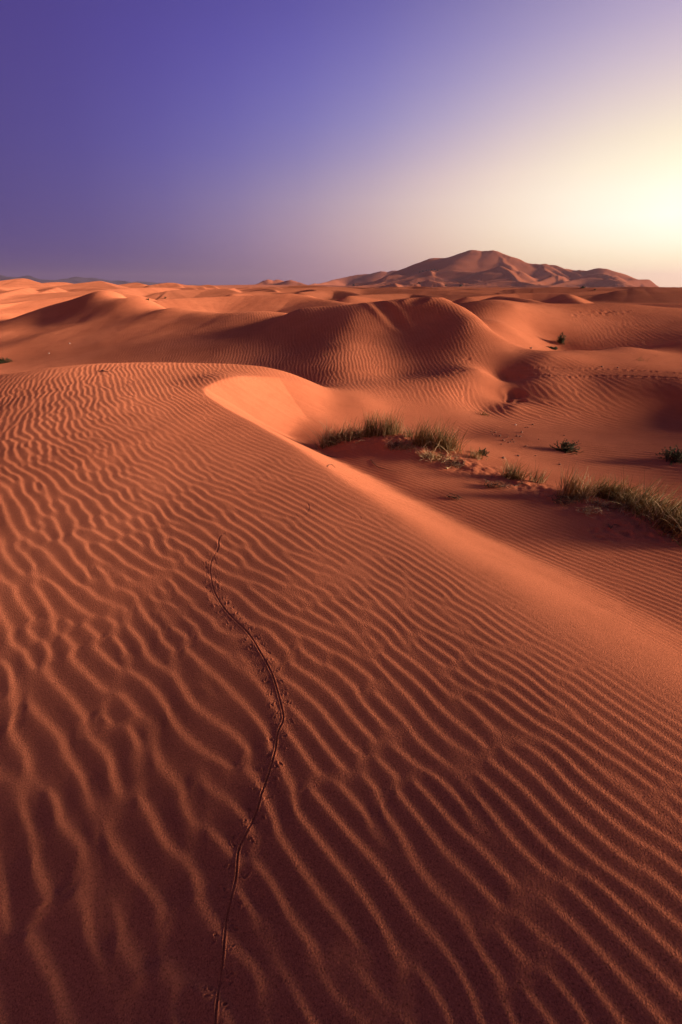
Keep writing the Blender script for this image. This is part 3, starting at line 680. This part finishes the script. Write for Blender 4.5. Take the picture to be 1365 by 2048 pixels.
# ------------------------------------------------------------------ sand meshes
def grid_mesh(name, x, y, z, m, kind='structure'):
    nr, na = x.shape
    co = np.empty((nr * na, 3), np.float32); co[:, 0] = x.ravel(); co[:, 1] = y.ravel(); co[:, 2] = z.ravel()
    i = np.arange(nr - 1)[:, None] * na + np.arange(na - 1)[None]
    q = np.stack([i, i + na, i + na + 1, i + 1], -1).reshape(-1, 4)[:, ::-1]
    me = bpy.data.meshes.new(name); me.vertices.add(len(co)); me.vertices.foreach_set('co', co.ravel())
    me.loops.add(q.size); me.loops.foreach_set('vertex_index', q.ravel().astype(np.int32))
    me.polygons.add(len(q)); me.polygons.foreach_set('loop_start', np.arange(0, q.size, 4, dtype=np.int32))
    me.polygons.foreach_set('use_smooth', np.ones(len(q), bool)); me.update(); me.validate()
    me.materials.append(m)
    o = bpy.data.objects.new(name, me); COL.objects.link(o); o['kind'] = kind; return o
grid_mesh('sand_ground', X[:N60 + 1], Y[:N60 + 1], T2[:N60 + 1], M_SAND)
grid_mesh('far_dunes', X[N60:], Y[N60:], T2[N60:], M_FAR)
# bare mountain range on the left horizon
ma = np.radians(np.linspace(-50, -6, 360)); mr = np.linspace(7600, 10400, 70)
mA, mR = np.meshgrid(ma, mr); MX, MY = mR * np.sin(mA), mR * np.cos(mA)
prof = np.interp(np.degrees(mA), [-50, -40, -33, -31.7, -30, -28, -26.5, -25.6, -24.5, -22, -19, -15, -10, -6], [230, 240, 215, 235, 205, 185, 185, 205, 165, 130, 100, 70, 40, 10])
shape = np.exp(-((mR - 8900) / 700) ** 2)
MZ = .66 * prof * shape * (1 + .35 * fbm(MX / 700, MY / 700, 5, 81)) * (.8 + .35 * (1 - np.abs(2 * perlin(MX / 420, MY / 420, 85)))) - 15 * (1 - shape)
grid_mesh('mountain_hills', MX, MY, MZ, M_ROCK)

# ------------------------------------------------------------------ plants, twigs and stones
def empty(name, loc, label, cat, group=None):
    o = bpy.data.objects.new(name, None); COL.objects.link(o); o.location = loc; o.empty_display_size = .1
    o['label'] = label; o['category'] = cat
    if group: o['group'] = group
    return o
class MB:
    def __init__(s): s.v = []; s.f = []
    def tube(s, pts, rad, sides=3):
        """a tapering stem through pts, closed to a point at the end"""
        pts = [Vector(p) for p in pts]; n = len(pts); b = len(s.v)
        for i, p in enumerate(pts):
            t = (pts[min(i + 1, n - 1)] - pts[max(i - 1, 0)]).normalized()
            u = t.cross(Vector((.31, .77, .55))).normalized(); w = t.cross(u)
            for k in range(sides):
                a = 2 * math.pi * k / sides; s.v.append(p + (u * math.cos(a) + w * math.sin(a)) * rad[i])
        for i in range(n - 1):
            for k in range(sides):
                k2 = (k + 1) % sides; s.f.append((b + i * sides + k, b + i * sides + k2, b + (i + 1) * sides + k2, b + (i + 1) * sides + k))
    def leaf(s, p, d, up, L, w):
        """a small folded leaf with some thickness"""
        d = Vector(d).normalized(); sd = d.cross(Vector(up)).normalized(); nn = sd.cross(d); b = len(s.v); p = Vector(p)
        s.v += [p, p + d * L * .45 + sd * w + nn * w * .3, p + d * L * .45 - sd * w + nn * w * .3, p + d * L, p + d * L * .45 - nn * w * .25]
        s.f += [(b, b + 1, b + 4), (b, b + 4, b + 2), (b + 1, b + 3, b + 4), (b + 2, b + 4, b + 3), (b, b + 2, b + 3, b + 1)]
    def build(s, name, m, parent=None, loc=None):
        me = bpy.data.meshes.new(name); o = bpy.data.objects.new(name, me); COL.objects.link(o)
        org = Vector(parent.location) if parent else Vector(loc)
        me.from_pydata([tuple(Vector(v) - org) for v in s.v], [], s.f); me.materials.append(m); me.update()
        me.polygons.foreach_set('use_smooth', [True] * len(me.polygons))
        if parent: o.parent = parent
        else: o.location = org
        return o
def blade(mb, x, y, h, ang, lean, curve, w, r, z0=None):
    """a grass blade: rises from the sand, leans towards ang and droops at the tip"""
    z = (ground(x, y) if z0 is None else z0) - .015
    pts, rad = [], []; n = 6; th = lean
    p = Vector((x, y, z)); dz = h / (n - 1)
    for i in range(n):
        pts.append(p.copy()); rad.append(w * (1 - (i / (n - 1)) ** 1.6) + .0003)
        p = p + Vector((math.sin(th) * math.sin(ang), math.sin(th) * math.cos(ang), math.cos(th))) * dz
        th += curve / (n - 1) * r.uniform(.6, 1.4); ang += r.uniform(-.06, .06)
    mb.tube(pts, rad)
def line_pts(pa, pb, r, spread):
    """a random spot near the line on the sand between two photographed points"""
    t = r.random(); q = pa * (1 - t) + pb * t
    return q[0] + r.gauss(0, spread), q[1] + r.gauss(0, spread), t
def grass(label, a, b, n, h, parts, seed, spread=.035, lean=.25, group=None, name='grass_clump', wind=(1.7, .12)):
    """parts: (name, share of blades, height factor, lean factor, droop, half width, material)"""
    r = random.Random(seed); pa, pb = hit(*a), hit(*b); c = (pa + pb) / 2
    root = empty(name, (c[0], c[1], ground(c[0], c[1])), label, 'grass', group)
    cl = [(r.random(), r.uniform(.55, 1.0), r.uniform(0, 6.28)) for _ in range(max(3, int(n / 30)))]   # tufts along the clump
    for nm, share, hf, lf, dr, w, m in parts:
        if nm == 'straw_stalks': share *= 1.7
        mb = MB()
        for k in range(int(n * share)):
            t, th_, ta = r.choice(cl); t = min(1, max(0, t + r.gauss(0, .05))); q = pa * (1 - t) + pb * t
            x, y = q[0] + r.gauss(0, spread), q[1] + r.gauss(0, spread)
            ang = ta + r.gauss(0, 1.3) if r.random() < .65 else wind[0] + r.gauss(0, .5)
            blade(mb, x, y, h * hf * th_ * r.uniform(.45, 1.15), ang, abs(r.gauss(0, lean * lf)) + .03, dr * r.uniform(.2, 1.6), w * r.uniform(.7, 1.3), r)
        if mb.v: mb.build(nm, m, root)
    return root
def stems(root, segs, m, seed, name='fallen_stem', rad=.0055):
    """pale dead stems lying over the clump, each from one photographed point to another"""
    r = random.Random(seed)
    for (a, b, up) in segs:
        pa, pb = hit(*a), hit(*b); d = (pb - pa); mb = MB(); n = 7; pts = []
        # the far end stands over the sand at the depth of the near end
        az_, t = ray(*b); rr_ = math.hypot(pa[0], pa[1]) + .03; pb = np.array([rr_ * math.sin(az_), rr_ * math.cos(az_), EYE + rr_ * t])
        for i in range(n):
            t = i / (n - 1); p = pa * (1 - t) + pb * t
            p = p + np.array([r.gauss(0, .006), r.gauss(0, .01), up * math.sin(t * math.pi) + .006])
            p[2] = max(p[2], ground(p[0], p[1]) + .004); pts.append(p)
        mb.tube(pts, [rad * (1 - .7 * i / (n - 1)) for i in range(n)], 4); mb.build(name, m, root)
def shrub(label, px, py, width, height, seed, n=26, leaf=.03, group=None, m=None, name='desert_shrub', cat='shrub', flat=1.0, lean=0.0, pix=False):
    r = random.Random(seed); p = hit(px, py)
    if pix:                                          # sizes read off the photograph
        k_ = p[1] * .9 / FPX; width, height, leaf = width * k_, height * k_, leaf * k_
    root = empty(name, (p[0], p[1], ground(p[0], p[1])), label, cat, group)
    st, lf = MB(), MB(); L0 = math.hypot(width / 2, height)
    for k in range(n):
        a = r.uniform(0, 6.283); e = r.uniform(.15, 1.35) if flat >= 1 else r.uniform(.1, .8)
        L = L0 * r.uniform(.55, 1.0); x, y = p[0] + r.gauss(0, width * .08), p[1] + r.gauss(0, width * .08)
        end = np.array([math.cos(a) * math.cos(e) * width / 2 + lean * width, math.sin(a) * math.cos(e) * width / 2, math.sin(e) * height]) * r.uniform(.7, 1.05)
        z = ground(x, y) - .02; pts = []
        for i in range(6):
            t = i / 5; q = np.array([x, y, z]) + end * np.array([t, t, t ** .8 + .0]); q[2] -= .18 * height * t * t * r.random(); q[2] = max(q[2], z + .01 if i == 0 else ground(q[0], q[1]) + .006)
            pts.append(q + np.array([r.gauss(0, .03), r.gauss(0, .03), 0]) * width * t * .4)
        st.tube(pts, [width * .010 * (1 - .75 * i / 5) for i in range(6)])
        for q in range(38):
            t = r.uniform(.2, 1.0); i = min(4, int(t * 5)); f = t * 5 - i; c = pts[i] * (1 - f) + pts[i + 1] * f
            d = (pts[i + 1] - pts[i]); d = d / (np.linalg.norm(d) + 1e-9) + np.array([r.gauss(0, .7), r.gauss(0, .7), r.gauss(.25, .6)])
            lf.leaf(c, d, (r.gauss(0, 1), r.gauss(0, 1), 1.2), leaf * r.uniform(.6, 1.5), leaf * r.uniform(.12, .24))
    st.build('stem', M_TWIG, root); lf.build('foliage', m or M_LEAF, root); return root
def twig(label, pix, rad, seed, m=None, group=None, side=0, name='dead_twig', lift=.004):
    r = random.Random(seed); P = catmull([hit(*p) for p in pix], 5); mb = MB()
    pts = [np.array([q[0], q[1], ground(q[0], q[1]) + rad * .6 + lift * abs(math.sin(i * 1.7))]) for i, q in enumerate(P)]
    mb.tube(pts, [rad * (1 - .7 * i / (len(pts) - 1)) for i in range(len(pts))], 5)
    for k in range(side):
        i = r.randrange(1, len(pts) - 2); a = r.uniform(0, 6.28); L = rad * r.uniform(8, 20)
        q = pts[i]; mb.tube([q, q + np.array([math.cos(a) * L * .6, math.sin(a) * L * .6, L * .25]), q + np.array([math.cos(a + .4) * L, math.sin(a + .4) * L, L * .2])], [rad * .6, rad * .45, rad * .15], 4)
    o = mb.build(name, m or M_TWIG, None, pts[0]); o['label'] = label; o['category'] = 'twig'
    if group: o['group'] = group
    return o
def stone(label, px, py, size, seed, m, group=None, name='pebble', cat='pebble'):
    r = random.Random(seed); p = hit(px, py); mb = MB(); n, k_ = 9, 7
    sc = (r.uniform(.8, 1.3), r.uniform(.7, 1.1), r.uniform(.5, .75)); off = [Vector((r.gauss(0, 1), r.gauss(0, 1), r.gauss(0, 1))).normalized() for _ in range(9)]
    z = ground(p[0], p[1])
    for i in range(k_):
        th = math.pi * i / (k_ - 1)
        for j in range(n):
            ph = 2 * math.pi * j / n; d = Vector((math.sin(th) * math.cos(ph), math.sin(th) * math.sin(ph), math.cos(th)))
            q = 1 + .22 * sum(max(0, d.dot(o_)) ** 4 * (1 if e % 2 else -1) for e, o_ in enumerate(off))
            mb.v.append((p[0] + d.x * size * sc[0] * q, p[1] + d.y * size * sc[1] * q, z + size * .25 + d.z * size * sc[2] * q))
    for i in range(k_ - 1):
        for j in range(n): mb.f.append((i * n + j, i * n + (j + 1) % n, (i + 1) * n + (j + 1) % n, (i + 1) * n + j)[::-1])
    o = mb.build(name, m, None, (p[0], p[1], z)); o['label'] = label; o['category'] = cat
    if group: o['group'] = group
    return o

GR = 'grass clumps along the sand hummock'
G_ = lambda s, h=1, l=1, d=.5, w=.0022: ('green_blades', s, h, l, d, w, M_BLADE)
S_ = lambda s, h=1, l=1.3, d=.6, w=.0030: ('straw_stalks', s, h, l, d, w, M_STRAW)
Y_ = lambda s, h=1, l=1, d=.5, w=.0022: ('golden_blades', s, h, l, d, w, M_GOLD)
k = grass('dark grass clump with pale arching straw, at the foot of the bright slip face', (648, 892), (726, 874), 460, .42, [G_(.62, .8, .9), S_(.3, .95, 1.8, 1.1, .0036), Y_(.1, .8)], 1, .055, .3, GR)
stems(k, [((668, 884), (693, 856), .02), ((700, 880), (732, 852), .03), ((690, 884), (727, 876), .05), ((712, 889), (732, 884), .04)], M_STRAW, 2)
k = grass('tall upright grass clump with a dark base, highest point of the grassy hummock', (730, 873), (800, 869), 460, .40, [G_(.8, 1, .6, .3, .002), S_(.14, 1.05, .8, .3, .0018), Y_(.12, .9, .6)], 3, .045, .2, GR)
k = grass('small dark grass tuft standing alone between the two largest hummock clumps', (812, 874), (822, 873), 40, .24, [G_(.9, 1, 1.2, .5), S_(.1)], 5, .02, .3, GR)
k = grass('broad bushy grass clump, green on top and golden brown at its right end', (832, 887), (915, 903), 640, .42, [G_(.5, 1.05, .9, .5), Y_(.42, .8, .8, .5), S_(.1, .9, 1.5, .8, .0028)], 7, .06, .27, GR)
stems(k, [((836, 892), (862, 866), .02), ((846, 896), (870, 888), .04), ((862, 912), (883, 880), .0), ((862, 925), (868, 908), .0), ((800, 888), (824, 887), .02), ((768, 895), (800, 880), .04)], M_STRAW, 8)
k = grass('thin dry golden grass fringe beside a small dark bush', (932, 910), (958, 918), 90, .2, [Y_(.6, 1, .8), S_(.4, 1, .8, .4, .0016)], 9, .04, .3, GR)
k = grass('sparse olive grass clump leaning right, alone behind the bare middle of the hummock', (1012, 953), (1046, 960), 170, .27, [G_(.7, 1, 1.1, .5), Y_(.2, .8), S_(.12, 1)], 11, .035, .3, GR, wind=(1.4, .3))
k = grass('few thin green blades sloping right, next to the sparse olive clump', (1064, 962), (1082, 966), 46, .27, [G_(.85, 1, 1.0, .3), S_(.15, 1)], 13, .025, .3, GR, wind=(1.2, .3))
k = grass('stiff golden sheaf of dry grass beside the branched dead weed', (1122, 992), (1144, 996), 150, .34, [Y_(.6, 1, .5, .2, .003), S_(.3, 1, .6, .2, .003), G_(.12, .6)], 15, .025, .22, GR)
k = grass('tall pale dead weed with knobbly branched stalks, tallest dry plant on the hummock', (1150, 992), (1176, 996), 110, .32, [Y_(.5, .8, 1.3, .5, .0025), S_(.5, .9, 1.2, .4, .003)], 17, .03, .35, GR, name='dead_weed')
stems(k, [((1158, 998), (1176, 932), .0), ((1160, 996), (1186, 948), .01), ((1150, 990), (1192, 962), .0), ((1168, 960), (1180, 948), .0), ((1140, 992), (1162, 968), .01)], M_STRAW, 18, 'branched_stalk', .0042)
k = grass('dense golden green grass clump just right of the dead weed', (1190, 990), (1248, 1004), 480, .30, [Y_(.55, 1, .9, .5), G_(.42, 1, .9, .5), S_(.06, 1)], 19, .05, .33, GR)
k = grass('largest dark olive grass clump spreading out of the right edge of the photo', (1258, 1008), (1395, 1078), 1300, .36, [G_(.62, 1, 1, .7, .0026), Y_(.3, .9, 1, .7), S_(.08, 1.0, 1.3, .9, .003)], 21, .085, .38, GR)
stems(k, [((1256, 1018), (1290, 984), .02), ((1262, 1022), (1283, 990), .0), ((1300, 1046), (1296, 1026), .04), ((1284, 1034), (1300, 1000), .0), ((1330, 1056), (1352, 1020), .02), ((1345, 1066), (1365, 1052), .03)], M_STRAW, 22)
k = grass('little yellow green tuft on smooth sand below the bare slip patch', (962, 829), (974, 831), 60, .16, [G_(.6, 1, 1.3), Y_(.4, 1, 1.3)], 23, .04, .6)
k = grass('tiny lone green tuft on the pale flat top of the right dune', (1280, 722), (1287, 722), 26, .14, [G_(.8, 1, 1.2), Y_(.2)], 25, .05, .5)
for q, (px, py, h, lb) in enumerate([(62, 719, .10, 'tiny sprig nearest the dark shrub at the left edge of the shaded hollow'), (91, 720, .08, 'tiny sprig right of another in the shaded hollow at far left'), (86, 673, .16, 'faint dry sprig halfway up the shaded left flank'), (655, 709, .12, 'low dark sprig on the shaded flank of the middle dune'), (985, 861, .08, 'small thin sprig among the pebbles of the hollow')]):
    grass(lb, (px - 2, py), (px + 2, py), 14, h, [G_(.8, 1, 2.0), Y_(.2)], 30 + q, .05, .6, name='sprig')
shrub('small round dark green bush behind the dry golden fringe of the hummock', 965, 910, .17, .12, 40, 40, .015)
shrub('low spreading dark green shrub in the middle of the rippled hollow', 1130, 901, .46, .20, 41, 60, .022, lean=.05)
shrub('dark green shrub cut by the right edge of the photo, in the hollow', 1352, 922, .55, .26, 42, 60, .024)
shrub('dark upright shrub growing on the slope of the far right hollow', 1121, 687, .34, .5, 43, 44, .04)
shrub('flat dark shrub at the bottom edge of the far right hollow', 1106, 698, .45, .12, 44, 34, .035)
shrub('dark shrub at the left edge of the photo behind the near dune', 4, 727, .85, .3, 45, 34, .06)
for q, (px, py, w, h, lb) in enumerate([(297, 600, 9, 4, 'small dark shrub just behind the crest of the left dune'), (331, 597, 6, 4, 'small dark shrub on pale sand right of the left dune crest'),
        (1166, 576.5, 10, 4, 'widest dark shrub on the lower right face of the great dune'), (1190, 580.5, 5, 3, 'small dark shrub right of the widest one on the great dune'), (922, 573, 7, 4, 'dark shrub at the foot of the great dune below its peak'),
        (892, 572, 5, 2.5, 'small dark shrub left of the one below the peak'), (838, 566, 4, 2.5, 'small dark shrub low on the left flank of the great dune'), (708, 571.5, 6, 3.5, 'dark shrub on the plain left of the great dune')]):
    shrub(lb, px, py, w, h, 50 + q, 22, w * .12, 'far shrubs on the sand' if q > 1 else None, name='distant_shrub', pix=True)
for q, (px, py) in enumerate([(853, 541.5), (858, 541), (864, 540.5), (870, 540), (846, 543), (876, 541.5), (840, 545)]):
    shrub('one of a row of dark shrub specks high on the great dune', px, py, 4, 2, 70 + q, 14, .6, 'row of shrubs high on the great dune', name='distant_shrub', pix=True)
# dead grass and twigs on the sand
TW = 'dead twigs lying on the sand'
def tangle(label, px, py, rad, n, seed, m):
    r = random.Random(seed); p = hit(px, py); mb = MB()
    for k in range(n):
        a0 = r.uniform(0, 6.28); R0 = rad * r.uniform(.4, 1); cx, cy = p[0] + r.gauss(0, rad * .4), p[1] + r.gauss(0, rad * .4); pts = []
        for i in range(9):
            a = a0 + i * r.uniform(.22, .42); x, y = cx + R0 * math.cos(a), cy + R0 * .8 * math.sin(a)
            pts.append((x, y, ground(x, y) + .006 + rad * .5 * abs(math.sin(i * .45 + k)) * r.uniform(.3, 1)))
        mb.tube(pts, [.0032 * (1 - .6 * i / 8) for i in range(9)], 4)
    o = mb.build('dead_grass_tangle', m, None, tuple(p)); o['label'] = label; o['category'] = 'dead grass'; return o
k = grass('low ragged dry stalks and roots sticking out of the mound under the tallest clump', (742, 893), (828, 897), 200, .15, [S_(.5, 1, 1.6, .9), Y_(.3, .9, 1.5), G_(.25, .8, 1.3)], 26, .045, .5, GR, name='straw_clump')
k = grass('low ragged straw below the bushy green and golden clump', (852, 912), (930, 926), 200, .14, [S_(.5, 1, 1.8, .9), Y_(.35, .9, 1.5), G_(.15, .8, 1.3)], 27, .05, .55, GR, name='straw_clump')
k = grass('low dry grass on the sand ledge in front of the dense golden clump', (1186, 1006), (1262, 1024), 190, .13, [S_(.4, 1, 1.8, .9), Y_(.4, .9, 1.5), G_(.15, .8, 1.3)], 28, .05, .55, GR, name='straw_clump')
tangle('curled tangle of dry grass on the slope below the dead weed', 1180, 1026, .085, 26, 80, M_STRAW)
tangle('low flattened patch of dead grass on bare sand left of the dead weed', 990, 974, .10, 26, 81, M_TWIG)
tangle('small heap of dead grass alone on the rippled floor', 908, 997, .05, 14, 82, M_TWIG)
tangle('brown heap of dead stems in the shade under the dead weed', 1125, 1004, .09, 30, 83, M_TWIG)
tangle('dark litter of stems under the bushy grass clump', 905, 930, .09, 28, 84, M_TWIG)
tangle('dark litter of stems between the two largest hummock clumps', 792, 893, .08, 26, 85, M_TWIG)
twig('long thin curved twig on smooth sand below the grassy hummock', [(742, 920), (752, 932), (768, 938), (794, 944)], .004, 90, side=1)
twig('short straight twig on smooth sand near the brink of the near dune', [(654, 911), (664, 914), (676, 915)], .004, 91)
twig('curved sliver of twig beside the sharp brink of the near dune', [(655, 934), (664, 930), (671, 936)], .003, 92)
twig('crooked twig at the edge of the sand ledge below the large grass clump', [(1322, 1062), (1332, 1068), (1346, 1066)], .006, 93, side=3)
twig('pale bent stick lying under the bushy grass clump', [(882, 926), (896, 918), (905, 912)], .005, 94, M_STRAW, side=2)
twig('pale forked stick at the right foot of the bushy grass clump', [(894, 938), (910, 932), (926, 934)], .005, 95, M_STRAW, side=3)
twig('dark stick half buried on the hummock right of the dead grass patch', [(1030, 972), (1044, 968), (1056, 972)], .005, 96, side=2)
twig('thin dark twig lying on the far top of the near dune', [(204, 741), (210, 743), (217, 744)], .010, 97)
twig('dark stick along the sand ledge left of the large grass clump', [(1190, 1004), (1206, 1012), (1222, 1018), (1232, 1020)], .006, 98, side=3)
twig('bent dark twig on the slope right of the curled grass tangle', [(1218, 1052), (1222, 1058), (1228, 1050), (1240, 1052)], .004, 99, side=2)
# stones
stone('pale stone at the upper end of the pebbles in the hollow', 1031, 850, .022, 200, M_STONE, name='pale_stone', cat='stone')
stone('bright white stone low on the shaded left flank', 98.5, 707, .036, 201, M_STONE, name='pale_stone', cat='stone')
stone('small white stone higher up the shaded left flank', 140, 687, .034, 202, M_STONE, name='pale_stone', cat='stone')
stone('dark stone beside the small round bush', 1007, 917, .024, 203, M_DUNG, name='dark_stone', cat='stone')
stone('small stone on the crest where the middle and right dunes meet', 1062, 697, .05, 204, M_DUNG, name='dark_stone', cat='stone')
stone('small stone on the upper slope of the right dune, the left of two', 1204, 734, .028, 205, M_DUNG, name='small_stone', cat='stone')
stone('small stone on the upper slope of the right dune, the right of two', 1236, 736, .028, 206, M_DUNG, name='small_stone', cat='stone')
rq = random.Random(77)
for k, (px, py) in enumerate([(982, 864), (985, 870), (993, 872), (1000, 872), (1004, 888), (1006, 881), (1012, 883), (1018, 885), (1022, 885), (1026, 880), (1035, 872), (1040, 873), (1052, 855), (1056, 855), (1052, 892), (1072, 911), (1036, 911), (1128, 871), (1066, 849), (1078, 878), (1120, 930), (990, 866), (1015, 874), (1029, 884), (1044, 866)]):
    stone('one of the small brown pebbles strewn over the hollow beside the hummock', px + rq.uniform(-1, 1), py + rq.uniform(-1, 1), rq.uniform(.012, .024), 300 + k, M_DUNG, 'brown pebbles strewn over the hollow')

# dusty evening air round the whole scene
hz = bpy.data.meshes.new('haze'); lo, hi = (-13000, -400, -120), (13000, 13000, 330)
hz.from_pydata([(lo[0], lo[1], lo[2]), (hi[0], lo[1], lo[2]), (hi[0], hi[1], lo[2]), (lo[0], hi[1], lo[2]), (lo[0], lo[1], hi[2]), (hi[0], lo[1], hi[2]), (hi[0], hi[1], hi[2]), (lo[0], hi[1], hi[2])], [],
               [(0, 3, 2, 1), (4, 5, 6, 7), (0, 1, 5, 4), (1, 2, 6, 5), (2, 3, 7, 6), (3, 0, 4, 7)])
hm_, g = mat('haze_air'); v = g.n('ShaderNodeVolumePrincipled'); v.inputs['Color'].default_value = (.62, .56, .76, 1); v.inputs['Density'].default_value = 8e-5; v.inputs['Anisotropy'].default_value = .55
o_ = g.n('ShaderNodeOutputMaterial'); g.l(v.outputs[0], o_.inputs['Volume']); hz.materials.append(hm_)
ho = bpy.data.objects.new('haze', hz); COL.objects.link(ho); ho['kind'] = 'stuff'

print('grid', NR, NA, N60)
